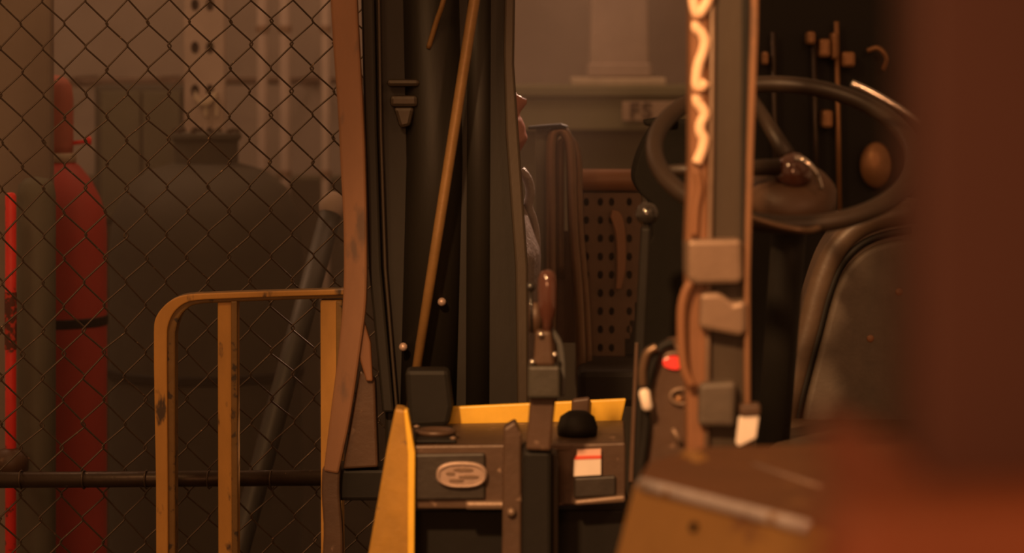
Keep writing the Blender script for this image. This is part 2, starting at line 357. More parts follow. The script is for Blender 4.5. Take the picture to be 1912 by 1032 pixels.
# wall pipes
D = 7.9
for u, r, lab, v1 in ((490, 10, 'pale upright wall pipe nearest the slotted strut', 420), (532, 10, 'middle pale upright wall pipe behind the fence', 420), (608, 8, 'pale upright wall pipe closest to the rusty strap', 460)):
    base = P(u, 0, D); base.z = 0
    t = thing('wall_pipe', lab, 'pipe', base, 'upright wall pipes behind the fence')
    b = B(); b.lathe([(px(r, D), 0), (px(r, D), 2.6)], base, n=16); b.build('pipe', M['concrete'], t, smooth=True)
    for v in (60, 330, 700):
        b = B(); b.lathe([(px(r + 3, D), 0), (px(r + 3, D), px(12, D))], P(u, v, D), n=16); b.build('collar', M['clamp'], t)
D = 8.2
t = thing('wall_conduit', 'horizontal reddish conduit running along the back wall', 'conduit', P(300, 155, D))
b = B(); b.tube([P(-400, 155, D), P(830, 150, D)], px(7, D)); b.build('conduit', M['brown'], t, smooth=True)
for u in (-100, 140, 300, 570, 720):
    b = B(); b.box(u - 5, 143, u + 5, 163, D - 0.02, 0.42); b.build('bracket', M['brown'], t)
# leaning pipe
D = 5.6
t = thing('leaning_pole', 'thick blue grey pole leaning behind fence and yellow hoop', 'pole', Vector((P(330, 0, 5.2).x, 5.4, 0)))
top = P(618, 395, 5.6); bot = P(455, 1000, 5.35); dirv = (bot - top); k = (top.z) / (top.z - bot.z)
foot = top + dirv * k; foot.z = 0.02
r = px(21, 5.5)
b = B(); b.tube([top + (foot - top) * q for q in (0, 0.25, 0.5, 0.75, 1)], r, 20); b.build('shaft', M['bluegrey'], t, smooth=True)
b = B(); b.ball(top - dirv.normalized() * 0.012, r * 1.25, 1, 1, 1.1, 20); b.build('end_knob', M['concrete'], t, smooth=True, label='paler rounded end')

# ---------------------------------------------------------------- chain link fence
D = 4.85; FV = floor_v(D)
t = thing('chain_link_fence', 'rusty chain link fence with dark rail behind the yellow hoop', 'fence', P(380, FV, D))
zig, rows = 39.0, 88.0
vv0 = 45 - 88 * 3; nseg = int((FV - 40 - vv0) / 44)
for kcol in range(-3, 20):
    u_a = 40 + zig * kcol; pts = []
    for i in range(nseg):
        v = vv0 + 44 * i
        right = (i + kcol) % 2 == 1
        ju = R.uniform(-2.0, 2.0) + 3 * math.sin(v * 0.004 + kcol * 0.3); jv = R.uniform(-2.5, 2.5) - 0.012 * u_a
        u = u_a + (zig + 2.0 if right else -2.0) + ju
        dd = D + (0.003 if right else -0.003)
        e = 2.0 if right else -2.0
        pts += [P(u - e * 1.1, v - 4 + jv, D), P(u, v + jv, dd), P(u - e * 1.1, v + 4 + jv, D)]
    b = B(); b.tube(pts, px(1.8, D), 5); b.build('picket_wire', M['wire'], t, smooth=True)
b = B(); b.tube([P(-260, 898, D - 0.03), P(832, 890, D - 0.03)], px(15, D), 16); b.build('rail', M['rail'], t, smooth=True)
b = B(); b.tube([P(-260, -112, D - 0.03), P(832, -120, D - 0.03)], px(15, D), 16); b.build('rail', M['rail'], t, smooth=True)
for u in (-130, 822):
    base = P(u, 0, D - 0.0); base.z = 0
    b = B(); b.lathe([(px(24, D), 0), (px(24, D), 2.15), (px(12, D), 2.18), (0, 2.19)], base + Vector((0, 0.035, 0)), n=20); b.build('post', M['rail'], t, smooth=True)
for kcol in range(-3, 19, 3):
    u = 40 + zig * kcol
    b = B(); b.loop([P(u + 5 * math.cos(a), 895 + 17 * math.sin(a), D - 0.03 + 0.02 * math.cos(a)) for a in [2 * PI * q / 12 for q in range(12)]], px(1.8, D), 5); b.build('tie_wire', M['wire'], t, smooth=True)

# ---------------------------------------------------------------- yellow hoop
D = 4.62; FV = floor_v(D)
t = thing('guard_rail', 'worn yellow hoop guard rail with upright bars before the fence', 'guard rail', P(470, FV, D))
def ribbon(b, outer, inner, d, depth):
    n = len(outer); off = Vector((0, depth, 0))
    A = [b.bm.verts.new(P(u, v, d)) for u, v in outer]; Bq = [b.bm.verts.new(P(u, v, d)) for u, v in inner]
    A2 = [b.bm.verts.new(P(u, v, d) + off) for u, v in outer]; B2 = [b.bm.verts.new(P(u, v, d) + off) for u, v in inner]
    for i in range(n - 1):
        b.face([A[i], A[i + 1], Bq[i + 1], Bq[i]]); b.face([A2[i], B2[i], B2[i + 1], A2[i + 1]])
        b.face([A[i], A2[i], A2[i + 1], A[i + 1]]); b.face([Bq[i], Bq[i + 1], B2[i + 1], B2[i]])
    b.face([A[0], Bq[0], B2[0], A2[0]]); b.face([A[-1], A2[-1], B2[-1], Bq[-1]])
def c2(pts, n=6): return [(p[0], p[1]) for p in cat([(x, y, 0) for x, y in pts], n)]
outer = [(294, FV), (291, 900), (287, 680)] + c2([(287, 620), (289, 598), (300, 578), (320, 560), (345, 551), (380, 548)]) + [(500, 544), (650, 540)]
inner = [(329, FV), (327, 900), (327, 680)] + c2([(327, 640), (328, 618), (335, 594), (345, 580), (360, 570), (385, 566)]) + [(500, 561), (650, 556)]
b = B(); ribbon(b, outer, inner, D, 0.045); b.build('hoop', M['olive'], t, bevel=0.003)
b = B(); ribbon(b, [(x, y) for x, y in outer], [(x + (i - x) * 0.62, y + (j - y) * 0.62) for (x, y), (i, j) in zip(outer, inner)], D - 0.008, 0.012); b.build('face_strip', M['yellow_dim'], t, bevel=0.002, label='yellow outer face of the hoop')
for u0, u1 in ((406, 444), (598, 640)):
    b = B(); b.prism([(u0, 560), (u0 + 4, FV), (u1 + 4, FV), (u1, 560)], D + 0.006, 0.03); bar = b.build('upright_bar', M['yellow_dim'], t, bevel=0.003)
    b = B(); b.prism([(u1 - 13, 562), (u1 - 9, FV), (u1 + 3, FV), (u1 - 1, 562)], D - 0.003, 0.012); b.build('bar_edge', M['olive'], bar, bevel=0.002)
b = B(); b.box(286, FV - 20, 650, FV, D - 0.03, 0.1); b.build('foot_plate', M['yellow_dim'], t)

# ---------------------------------------------------------------- person behind the mast, in profile facing right
D = 5.25; s = D / FPX
def G(x, mu, sg): return math.exp(-((x - mu) / sg) ** 2)
chin = P(962, 262, D)              # point under the chin, on the body's mid plane
feet = P(868, 0, D); feet.z = 0
per = thing('person', 'person in grey creased jacket standing in profile behind dark mast', 'person', feet)
hc = P(872, 213, D)                # head centre
def head_verts(bm, grow=0.0, hair=False):
    rings = []; n = 40
    zs = [-0.118, -0.112, -0.100, -0.090, -0.082, -0.074, -0.066, -0.060, -0.054, -0.048, -0.042, -0.034, -0.026, -0.018, -0.008, 0.004, 0.018, 0.03, 0.05, 0.07, 0.09, 0.105, 0.115, 0.12]
    for z in zs:
        q = max(0.0, 1 - (z / 0.121) ** 2) ** 0.5 if z > 0 else 1
        a_b = 0.098 * q if z > 0 else 0.098 - 0.25 * max(0, -z - 0.02)          # back
        a_f = (0.090 * q if z > 0 else 0.088)                                     # front
        if z < -0.09: a_f = 0.083 - 1.1 * (-0.09 - z)
        wd = 0.076 * q if z > 0 else 0.076 - 0.22 * max(0, -z - 0.02)
        if z < -0.1: wd *= 0.85; a_b *= 0.9
        ring = []
        for k in range(n):
            th = 2 * PI * k / n; th = th - 2 * PI if th > PI else th
            x = (a_f if abs(th) < PI / 2 else a_b) * math.cos(th); y = wd * math.sin(th)
            nose = (0.030 * G(z, -0.026, 0.012) + 0.018 * G(z, -0.008, 0.016) + 0.006 * G(z, 0.012, 0.014))
            x += nose * G(th, 0, 0.17) * 1.0
            x += (0.010 * G(z, -0.054, 0.006) + 0.011 * G(z, -0.069, 0.006)) * G(th, 0, 0.36)
            x += 0.008 * G(z, -0.098, 0.012) * G(th, 0, 0.4)
            x -= 0.010 * (G(th, 0.42, 0.16) + G(th, -0.42, 0.16)) * G(z, 0.006, 0.013)
            x += 0.005 * G(z, 0.028, 0.01) * G(th, 0, 0.7)
            ring.append(Vector((x, y, z)))
        rings.append(ring)
    return rings
tilt = Matrix.Rotation(math.radians(-24), 3, 'Y')
def add_rings(b, rings, xf, cap=True):
    vr = [[b.bm.verts.new(xf(p)) for p in r] for r in rings]; n = len(rings[0])
    for i in range(len(vr) - 1):
        for k in range(n): b.face([vr[i][k], vr[i][(k + 1) % n], vr[i + 1][(k + 1) % n], vr[i + 1][k]])
    if cap: b.face(vr[0][::-1]); b.face(vr[-1])
hx = lambda p: hc + tilt @ (p * 1.0)
sh = EYE - (375 - HOR) * s         # shoulder height
x0 = P(868, 0, D).x; Y = D
def ell(b, secs, n=28):            # secs: (x, y, z, rx, ry)
    rings = [[Vector((x + rx * math.cos(2 * PI * k / n), y + ry * math.sin(2 * PI * k / n), z)) for k in range(n)] for (x, y, z, rx, ry) in secs]
    add_rings(b, rings, lambda p: p)
def limbs(b, g=0.0, arms=True, legs=True, hands=False):
    for sgn in (-1, 1):
        if arms:
            S0 = Vector((x0 - 0.01, Y + sgn * 0.185, sh - 0.05)); E0 = Vector((x0 - 0.03, Y + sgn * 0.235, sh - 0.34)); W0 = Vector((x0 + 0.05, Y + sgn * 0.225, sh - 0.58))
            b.tube([S0 + Vector((0, -sgn * 0.06, 0.01)), S0, (S0 + E0) / 2, E0, (E0 + W0) / 2, W0], [0.05 + g, 0.056 + g, 0.048 + g, 0.04 + g, 0.036 + g, 0.027 + g], 14)
            if hands:
                dr = (W0 - E0).normalized(); side = Vector((dr.z, 0, -dr.x)).normalized(); palm = W0 + dr * 0.045
                b.ball(palm, 0.042, 0.95, 0.4, 1.05, 14); b.tube([W0, palm], [0.026, 0.03], 12)
                for q, (ofs, ln) in enumerate(((-0.027, 0.062), (-0.009, 0.075), (0.009, 0.07), (0.026, 0.055))):
                    f0 = palm + dr * 0.025 + side * ofs; f1 = f0 + dr * ln * 0.5; f2 = f1 + dr * ln * 0.35 + Vector((0, -sgn * 0.014, 0)); f3 = f2 + dr * ln * 0.2 + Vector((0, -sgn * 0.016, 0))
                    b.tube([f0, f1, f2, f3], [0.0095, 0.009, 0.008, 0.006], 10)
                t0 = palm + side * -0.03 - dr * 0.012; b.tube([t0, t0 - side * 0.022 + dr * 0.022, t0 - side * 0.03 + dr * 0.052], [0.012, 0.011, 0.008], 10)
        if legs:
            hp = sh - 0.55
            b.tube([Vector((x0, Y + sgn * 0.09, hp)), Vector((x0 + 0.01, Y + sgn * 0.1, hp - 0.2)), Vector((x0 + 0.015, Y + sgn * 0.1, 0.48)), Vector((x0 - 0.015, Y + sgn * 0.1, 0.33)), Vector((x0 - 0.01, Y + sgn * 0.1, 0.08))], [0.085 + g, 0.08 + g, 0.055 + g, 0.055 + g, 0.038 + g], 14)
def remesh(o, v, it=4):
    r = o.modifiers.new('fuse', 'REMESH'); r.mode = 'VOXEL'; r.voxel_size = v; r.use_smooth_shade = True
    q = o.modifiers.new('smooth', 'SMOOTH'); q.factor = 0.5; q.iterations = it
b = B(); add_rings(b, head_verts(b.bm), hx)
b.tube([hc + tilt @ Vector((-0.012, 0, -0.05)), hc + tilt @ Vector((-0.008, 0, -0.12)), Vector((x0 - 0.015, Y, sh + 0.0))], [0.066, 0.060, 0.068], 24)
ell(b, [(x0, Y, sh - 0.56, 0.10, 0.15), (x0, Y, sh - 0.45, 0.105, 0.155), (x0, Y, sh - 0.25, 0.115, 0.165), (x0, Y, sh - 0.1, 0.115, 0.18), (x0 - 0.01, Y, sh - 0.02, 0.09, 0.15), (x0 - 0.012, Y, sh + 0.02, 0.065, 0.08)])
limbs(b, hands=True)
for sgn in (-1, 1):
    ec = hc + tilt @ Vector((-0.012, sgn * 0.076, -0.012)); b.ball(ec, 0.03, 0.6, 0.35, 1.0, 12)
    b.tube([Vector((x0 - 0.06, Y + sgn * 0.1, 0.045)), Vector((x0 + 0.05, Y + sgn * 0.1, 0.04)), Vector((x0 + 0.15, Y + sgn * 0.11, 0.03))], [0.04, 0.038, 0.028], 12)
body = b.build('body', M['skin'], per, smooth=True); remesh(body, 0.0055, 3)
for sgn in (-1, 1):
    b = B(); b.ball(hc + tilt @ Vector((0.073, sgn * 0.032, 0.006)), 0.0125, n=12); b.build('eye', M['eye'], per, smooth=True)
b = B(); hv = [[p * 1.06 + Vector((-0.008, 0, 0.004)) for p in r] for r in head_verts(b.bm)[13:]]
hv = [[Vector((min(p.x, 0.03 + max(0, p.z - 0.03) * 0.8), p.y, p.z)) for p in r] for r in hv]
add_rings(b, hv, hx); b.build('hair', M['hair'], per, smooth=True)
b = B()
ell(b, [(x0 + 0.005, Y, sh - 0.64, 0.135, 0.185), (x0, Y, sh - 0.45, 0.135, 0.185), (x0 + 0.005, Y, sh - 0.25, 0.14, 0.195), (x0 + 0.012, Y, sh - 0.1, 0.138, 0.205), (x0 + 0.008, Y, sh - 0.02, 0.115, 0.17), (x0 + 0.0, Y, sh + 0.035, 0.088, 0.10), (x0 + 0.005, Y, sh + 0.06, 0.085, 0.092)])
limbs(b, 0.014, True, False); j = b.build('jacket', M['jacket'], per, smooth=True); remesh(j, 0.009, 3)
b = B()                             # turned up collar and creased front edge of the jacket
b.tube(curve_px([(972, 318, D), (985, 335, D), (990, 360, D), (986, 385, D), (994, 410, D), (1000, 445, D), (1000, 520, D)], 5), [px(9, D)] * 31, 12); b.build('jacket_front', M['jacket'], j, smooth=True, label='shiny creased front edge of the jacket')
b = B(); ell(b, [(x0, Y, sh - 0.70, 0.11, 0.17), (x0, Y, sh - 0.55, 0.118, 0.17)]); limbs(b, 0.016, False, True); tr = b.build('trousers', M['trousers'], per, smooth=True); remesh(tr, 0.01, 3)
for sgn in (-1, 1):
    b = B(); b.hull([Vector((x0 + dx, Y + sgn * 0.105 + dy, z)) for dx, z in ((-0.10, 0), (-0.105, 0.05), (-0.06, 0.10), (0.03, 0.095), (0.12, 0.06), (0.175, 0.04), (0.18, 0.0)) for dy in (-0.045, 0.045)]); b.build('shoe', M['shoe'], per, bevel=0.012)

# ---------------------------------------------------------------- chair with tubular frame and perforated back
D = 5.58; FV = floor_v(D)
t = thing('chair', 'brown tubular chair with perforated back beside the operator', 'chair', P(1110, FV, D + 0.1))
D2 = 5.70; cells = []
# perforated back narrows downwards: rows of cells with pairs of holes
for i, v in enumerate(range(360, 736, 34)):
    ur = 1198 - max(0, (v - 520)) * 0.28
    for (c0, c1, hu) in ((1078, 1108, 1095), (1108, 1131, 1121), (1131, 1153, 1142), (1153, ur, 1175)):
        if c1 - c0 < 16 or v > 690: cells.append((c0, v, c1, v + 34, None))
        else: cells.append((c0, v, c1, v + 34, (hu if hu < c1 else (c0 + c1) / 2, v + 17, 5.5, 8)))
b = B(); holed_panel(b, 0, 0, 0, 0, D2, cells, 0.008); b.build('perforated_back', M['tan'], t)
b = B(); b.box(1076, 356, 1200, 735, D2 + 0.03, 0.012); b.build('back_shell', M['black'], t)
b = B(); b.tube([P(1082, 336, D2), P(1210, 336, D2)], px(21, D2), 18); b.build('head_roll', M['pillar_orange'], t, bevel=0.004, smooth=True)
b = B(); b.prism(c2([(1143, 392), (1160, 400), (1168, 440), (1168, 500), (1160, 540)]) + c2([(1150, 540), (1152, 500), (1150, 440), (1140, 405)]), D2 - 0.02, 0.015); b.build('hanging_strap', M['bronze'], t, bevel=0.003, label='reddish strap over the perforations')
for pts, r in (([(1030, 760, D), (1030, 420, D), (1030, 270, D), (1040, 245, D), (1056, 250, D), (1066, 290, D), (1070, 420, D), (1086, 735, D), (1086, FV - 5, D)], 10),
               ([(1046, 520, D + .03), (1046, 300, D + .03), (1050, 262, D + .03), (1066, 262, D + .03), (1079, 300, D + .03), (1082, 420, D + .03), (1100, 740, D + .03), (1100, FV - 5, D + .03)], 8)):
    b = B(); b.tube(curve_px(pts, 6), px(r, D), 12); b.build('frame_tube', M['tube'], t, smooth=True)
b = B(); b.prism([(1000, 240), (1000, 560), (1027, 560), (1027, 240)], D + 0.02, 0.012); b.build('side_plate', M['grey'], t, bevel=0.002)
b = B(); b.prism([(986, 236), (986, 241), (1052, 240), (1062, 236), (1048, 231), (1020, 233)], D - 0.02, 0.04); b.build('arm_cap', M['black'], t, bevel=0.002)
b = B(); b.prism([(1031, 430), (1031, 640), (1076, 640), (1068, 430)], D + 0.06, 0.01); b.build('side_web', M['brown'], t, bevel=0.002)
b = B(); b.box(1080, 690, 1230, 760, D2 - 0.25, 0.3); b.build('seat', M['black'], t, bevel=0.015)
for du, dy in ((1095, -0.22), (1220, -0.22), (1095, 0.02), (1220, 0.02)):
    p0 = P(du, 750, D2); q0 = Vector((p0.x, p0.y + dy, p0.z)); b = B(); b.tube([q0, Vector((q0.x, q0.y, 0.0))], 0.012, 10); b.build('leg', M['tube'], t, smooth=True)

# ---------------------------------------------------------------- dark background cabinet with brass fittings (right)
D = 6.2; FV = floor_v(D)
t = thing('pipe_cabinet', 'tall black cabinet with brass fittings behind the steering wheel', 'cabinet', P(1600, FV, D))
b = B(); b.box(1405, -300, 2000, FV, D, 0.4); b.build('panel', M['black'], t, bevel=0.01)
for u, v0, v1 in ((1444, 60, 420), (1520, 80, 430), (1562, 40, 440)):
    b = B(); b.tube([P(u, v0, D - 0.04), P(u + 6, v1, D - 0.04)], px(5, D), 10); b.build('pipe', M['brass'] if u > 1550 else M['rail'], t, smooth=True)
for u0, v0, u1, v1 in ((1508, 58, 1524, 84), (1530, 72, 1552, 108), (1553, 60, 1566, 112), (1572, 96, 1598, 126), (1536, 205, 1556, 240), (1425, 96, 1436, 122)):
    b = B(); b.box(u0, v0, u1, v1, D - 0.06, 0.065); b.build('fitting', M['brass'], t, bevel=0.008)
b = B(); b.tube(curve_px([(1620, 95, D - .04), (1640, 90, D - .05), (1656, 108, D - .05), (1650, 130, D - .04)], 5), px(5, D), 10); b.build('bent_pipe', M['brass'], t, smooth=True)
b = B(); b.ball(P(1636, 308, D - 0.03), px(36, D), 0.85, 0.5, 1.2, 20); b.build('bulb', M['brass'], t, smooth=True, label='large brown bulb')

# ---------------------------------------------------------------- forklift
FK = P(1100, 0, 4.3); FK.z = 0
fk = thing('forklift', 'dark forklift with mast, yellow dash, levers, steering wheel and seat', 'forklift', FK)
D = 4.44; FV = floor_v(D)
b = B(); b.prism([(672, -260), (684, 250), (692, 500), (718, 770), (740, FV - 120), (968, FV - 120), (975, 770), (972, 500), (952, 250), (948, 100), (954, -260)], D + 0.03, 0.10)
mast = b.build('mast', M['mast'], fk, bevel=0.006)
b = B(); b.prism([(668, -260), (680, 250), (688, 500), (714, 770), (736, 770), (712, 500), (704, 250), (694, -260)], D, 0.14); b.build('channel', M['mast'], mast, bevel=0.004)
b = B(); b.prism([(700, -260), (708, 250), (716, 500), (738, 770), (744, 770), (722, 500), (714, 250), (706, -260)], D + 0.01, 0.05); b.build('channel_lip', M['mast_edge'], mast, bevel=0.002)
b = B(); b.prism([(946, -260), (940, 100), (944, 250), (962, 500), (966, 770), (987, 770), (986, 500), (968, 240), (960, 120), (966, -260)], D, 0.14); b.build('channel', M['mast_edge'], mast, bevel=0.004)
b = B(); b.tube([P(800, -260, D + 0.05), P(812, 300, D + 0.05), P(800, 770, D + 0.05)], px(58, D), 20); b.build('lift_cylinder', M['mast'], mast, smooth=True)
b = B(); b.tube([P(896, -260, D + 0.05), P(892, 770, D + 0.05)], px(32, D), 20); b.build('lift_cylinder', M['mast'], mast, smooth=True)
b = B(); b.box(722, 148, 784, 162, D + 0.0, 0.05); b.box(728, 178, 780, 200, D + 0.0, 0.05); b.prism([(734, 200), (774, 200), (766, 236), (746, 240)], D, 0.05); b.build('mast_bracket', M['mast_edge'], mast, bevel=0.006)
for u, v in ((825, 563), (753, 647)):
    b = B(); b.lathe([(px(8, D), 0), (px(8, D), 0.006), (px(5, D), 0.01), (0, 0.011)], P(u, v, D - 0.012), (0, -1, 0), 12); b.tube([P(u, v, D - 0.012), P(u, v, D + 0.04)], px(5, D), 8); b.build('bolt', M['badge'], mast, smooth=True, label='pale bolt head')
b = B(); b.tube(curve_px([(835, -60, D - 0.02), (828, 0, D - 0.02), (815, 40, D - 0.01), (800, 90, D)], 5), px(5, D), 8); b.build('hose', M['rod'], mast, smooth=True)
b = B(); b.tube([P(925, -240, D - 0.05), P(886, 0, D - 0.05), P(820, 420, D - 0.05), P(764, 775, D - 0.05)], [px(11, D), px(10.5, D), px(10, D), px(8.5, D)], 14); b.build('tilt_rod', M['rod'], fk, smooth=True, label='slanting ochre rod across the mast')
# rusty bent strap left of the mast
D = 4.40
sl = [(612, -260), (617, 0), (630, 200), (636, 320), (641, 420), (641, 540), (632, 650), (616, 780), (604, 880)]
sr = [(660, -260), (667, 0), (679, 220), (683, 330), (685, 440), (684, 560), (672, 660), (654, 780), (632, 885)]
b = B(); ribbon(b, c2(sl, 5), c2(sr, 5), D, 0.03); strap = b.build('strap', M['bronze'], fk, bevel=0.004, label='rusty bent strap along the mast edge')
b = B(); ribbon(b, c2([(602, 872), (600, 920), (604, 1000), (596, 1100)], 4), c2([(636, 872), (634, 920), (640, 1000), (640, 1100)], 4), D + 0.005, 0.025); b.build('strap_tail', M['brown'], strap, bevel=0.004)
b = B(); b.prism([(676, 585), (692, 640), (696, 712), (684, 712), (668, 660)], D + 0.01, 0.02); b.build('strap_tab', M['pillar_orange'], strap, bevel=0.003)
b = B(); b.prism([(684, 700), (700, 712), (706, 872), (640, 876), (654, 790), (672, 690)], D + 0.02, 0.05); b.build('gusset', M['brown'], fk, bevel=0.004)
b = B(); b.box(612, 876, 735, 935, D + 0.03, 0.1); b.build('cross_member', M['black'], fk, bevel=0.006)

# dash / cowl
zt = P(0, 832, 3.97).z
b = B()
fr, bk = [(770, 832, 3.97), (1168, 826, 3.99)], [(1166, 784, 4.26), (760, 792, 4.26)]
top = [P(*p) for p in fr + bk]; b.prism3(top, Vector((0, 0, -0.012))); cowl = b.build('dash', M['dash'], fk, bevel=0.003)
b = B(); b.prism([(745, 764), (758, 802), (1160, 790), (1170, 744)], 4.27, 0.012)
for v in b.bm.verts:                          # the rim board leans back
    pass
b.build('rear_rim', M['lit_yellow'], cowl, bevel=0.003, label='bright yellow back rim of the dash')
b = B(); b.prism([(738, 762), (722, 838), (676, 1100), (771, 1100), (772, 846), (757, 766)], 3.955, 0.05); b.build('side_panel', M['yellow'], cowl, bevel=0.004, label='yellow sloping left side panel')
b = B(); b.prism([(754, 766), (762, 850), (761, 1100), (773, 1100), (775, 846), (761, 766)], 3.945, 0.03); b.build('panel_edge', M['lit_yellow'], cowl, bevel=0.002)
b = B(); b.prism([(772, 832), (772, 950), (940, 950), (948, 830)], 3.97, 0.02); b.build('front_panel', M['dash'], cowl, bevel=0.003)
b = B(); b.prism([(774, 848), (774, 934), (906, 932), (906, 846)], 3.962, 0.012); b.build('inset_panel', M['dash_dark'], cowl, bevel=0.003)
b = B(); b.box(868, 936, 944, 952, 3.955, 0.03); b.build('front_lip', M['clamp'], cowl, bevel=0.005)
b = B(); b.prism([(1040, 830), (1040, 944), (1168, 938), (1168, 826)], 3.985, 0.02); b.build('front_panel', M['dash'], cowl, bevel=0.003)
b = B(); b.prism([(1072, 892), (1072, 930), (1150, 926), (1150, 888)], 3.977, 0.012); b.build('inset_panel', M['dash_dark'], cowl, bevel=0.003)
b = B(); b.prism([(1072, 934), (1072, 944), (1168, 938), (1168, 924)], 3.972, 0.02); b.build('front_lip', M['clamp'], cowl, bevel=0.004)
b = B(); b.prism([(756, 690), (762, 800), (838, 796), (846, 760), (838, 690)], 4.2, 0.05); b.build('rim_shade_block', M['black'], cowl, bevel=0.008)  # black block put over the shaded left end of the rim
b = B(); b.prism([(1068, 746), (1066, 790), (1100, 788), (1102, 742)], 4.255, 0.02); b.build('rim_shadow_box', M['brown'], cowl, bevel=0.004)  # brown box in place of the frame tube's shadow on the rim
# oval badge
def oval(u, v, ru, rv, d, n=36, pw=2.5):
    out = []
    for k in range(n):
        a = 2 * PI * k / n; c_, s_ = math.cos(a), math.sin(a)
        out.append((u + ru * math.copysign(abs(c_) ** (2 / pw), c_), v + rv * math.copysign(abs(s_) ** (2 / pw), s_)))
    return out
b = B(); b.prism(oval(862, 887, 48, 25, 0), 3.955, 0.01); bd = b.build('badge', M['badge'], cowl, bevel=0.003, label='pale oval badge plate')
b = B(); b.loop([P(u, v, 3.954) for u, v in oval(862, 887, 43, 21, 0)], px(2.5, 3.95), 6); b.build('badge_rim', M['badge'], bd, smooth=True)
b = B()
for u0, u1, v0 in ((832, 850, 884), (846, 884, 877), (856, 894, 890), (838, 866, 897)): b.prism(oval((u0 + u1) / 2, v0, (u1 - u0) / 2, 3, 0, 14), 3.953, 0.004)
b.build('badge_relief', M['clamp'], bd)
# gauge recess
zt2 = zt + 0.002
def flat(pts): return [Vector((P(u, 832, d).x, d, zt2)) for u, d in pts]
b = B(); b.prism3(flat([(772, 3.985), (852, 3.985), (846, 4.14), (772, 4.14)]), Vector((0, 0, 0.004))); gp = b.build('gauge_plate', M['black'], cowl, bevel=0.002)
gc = Vector((P(814, 832, 4.05).x, 4.05, zt2 + 0.004))
b = B(); b.lathe([(0.030, 0), (0.032, 0.006), (0.026, 0.008), (0.024, 0.004), (0, 0.004)], gc, n=28); b.build('gauge', M['dash'], gp, smooth=True)
for du, dd in ((778, 4.12), (846, 3.995)):
    b = B(); b.lathe([(0.005, 0), (0.005, 0.003), (0, 0.005)], Vector((P(du, 832, dd).x, dd, zt2 + 0.004)), n=10); b.build('screw', M['clamp'], gp, smooth=True)
b = B(); b.lathe([(0.030, 0), (0.031, 0.012), (0.026, 0.028), (0.014, 0.036), (0, 0.038)], Vector((P(1078, 832, 4.07).x, 4.07, zt2)), n=28); b.build('lever_shadow_dome', M['black'], cowl, smooth=True)  # low black dome standing in for the lever's cast shadow
# sticker
b = B(); b.prism([(1072, 857), (1071, 889), (1122, 886), (1122, 856)], 3.974, 0.006); st = b.build('label_sticker', M['paper'], cowl, label='white sticker with a red printed top band')
b = B(); b.prism([(1078, 840), (1077, 852), (1122, 850), (1122, 838)], 3.974, 0.006); b.build('sticker_header', M['pale_red'], st)
b = B(); b.prism([(1076, 851), (1072, 858), (1122, 856), (1122, 850)], 3.973, 0.006); b.build('sticker_band', M['paper_red'], st)
# recess below and body
b = B(); b.box(770, 952, 1180, 1400, 4.03, 0.3); b.build('dash_body', M['black'], fk, bevel=0.004)
b = B(); b.box(690, 1330, 1720, floor_v(4.0, 0.18), 4.0, 0.76); b.build('chassis', M['black'], fk, bevel=0.02)
for u, dd in ((740, 4.2), (1620, 4.2), (740, 4.54), (1620, 4.54)):
    x = P(u, 0, 4.2).x; b = B(); b.lathe([(0.09, -0.07), (0.2, -0.075), (0.22, -0.05), (0.22, 0.05), (0.2, 0.075), (0.09, 0.07)], Vector((x, dd, 0.22)), (1, 0, 0), 32); wh = b.build('wheel', M['glossblack'], fk, bevel=0.006)
    b = B(); b.lathe([(0.09, -0.055), (0.03, -0.06), (0.03, 0.06), (0.09, 0.055)], Vector((x, dd, 0.22)), (1, 0, 0), 20); b.build('hub', M['yellow'], wh)

# centre lever stand
b = B(); b.prism([(940, 800), (936, 1100), (974, 1100), (974, 812), (962, 786)], 3.93, 0.04); post = b.build('lever_post', M['dash'], fk, bevel=0.004)
b = B(); b.lathe([(px(9, 3.9), 0), (px(9, 3.9), 0.006), (px(6, 3.9), 0.01), (0, 0.011)], P(955, 955, 3.93), (0, -1, 0), 12); b.build('bolt', M['clamp'], post, smooth=True)
b = B(); b.prism([(976, 842), (973, 1100), (1030, 1100), (1030, 842)], 3.86, 0.1); lst = b.build('lever_stand', M['black'], fk, bevel=0.006)
b = B(); b.prism([(1030, 846), (1030, 1100), (1042, 1100), (1042, 850)], 3.90, 0.06); b.build('stand_side', M['mast_edge'], lst, bevel=0.002)
DL = 3.84
b = B(); b.prism([(990, 742), (982, 840), (1028, 842), (1038, 742)], DL + 0.01, 0.02); lev = b.build('control_lever', M['brown'], fk, bevel=0.004, label='centre control lever with red brown knob')
b = B(); b.prism([(986, 684), (985, 744), (1046, 744), (1046, 684)], DL - 0.01, 0.05); b.build('lever_block', M['lever_grey'], lev, bevel=0.004)
b = B(); b.prism([(1000, 618), (996, 684), (1036, 684), (1030, 618)], DL + 0.0, 0.035); b.build('linkage', M['brown'], lev, bevel=0.005)
b = B(); b.prism(c2([(1032, 612), (1050, 640), (1056, 690), (1055, 740)]) + [(1046, 740), (1046, 690), (1040, 645), (1026, 618)], DL + 0.02, 0.02); b.build('linkage_cover', M['bluegrey'], lev, bevel=0.003)
for u, v in ((1010, 625), (1036, 662), (994, 676)):
    b = B(); b.ball(P(u, v, DL - 0.004), px(6, DL), n=12); b.build('pivot_pin', M['chrome'], lev, smooth=True)
kc = P(1022, 0, DL + 0.015)
zz = lambda v: EYE - (v - HOR) * (DL + 0.015) / FPX
rr = px(1, DL)
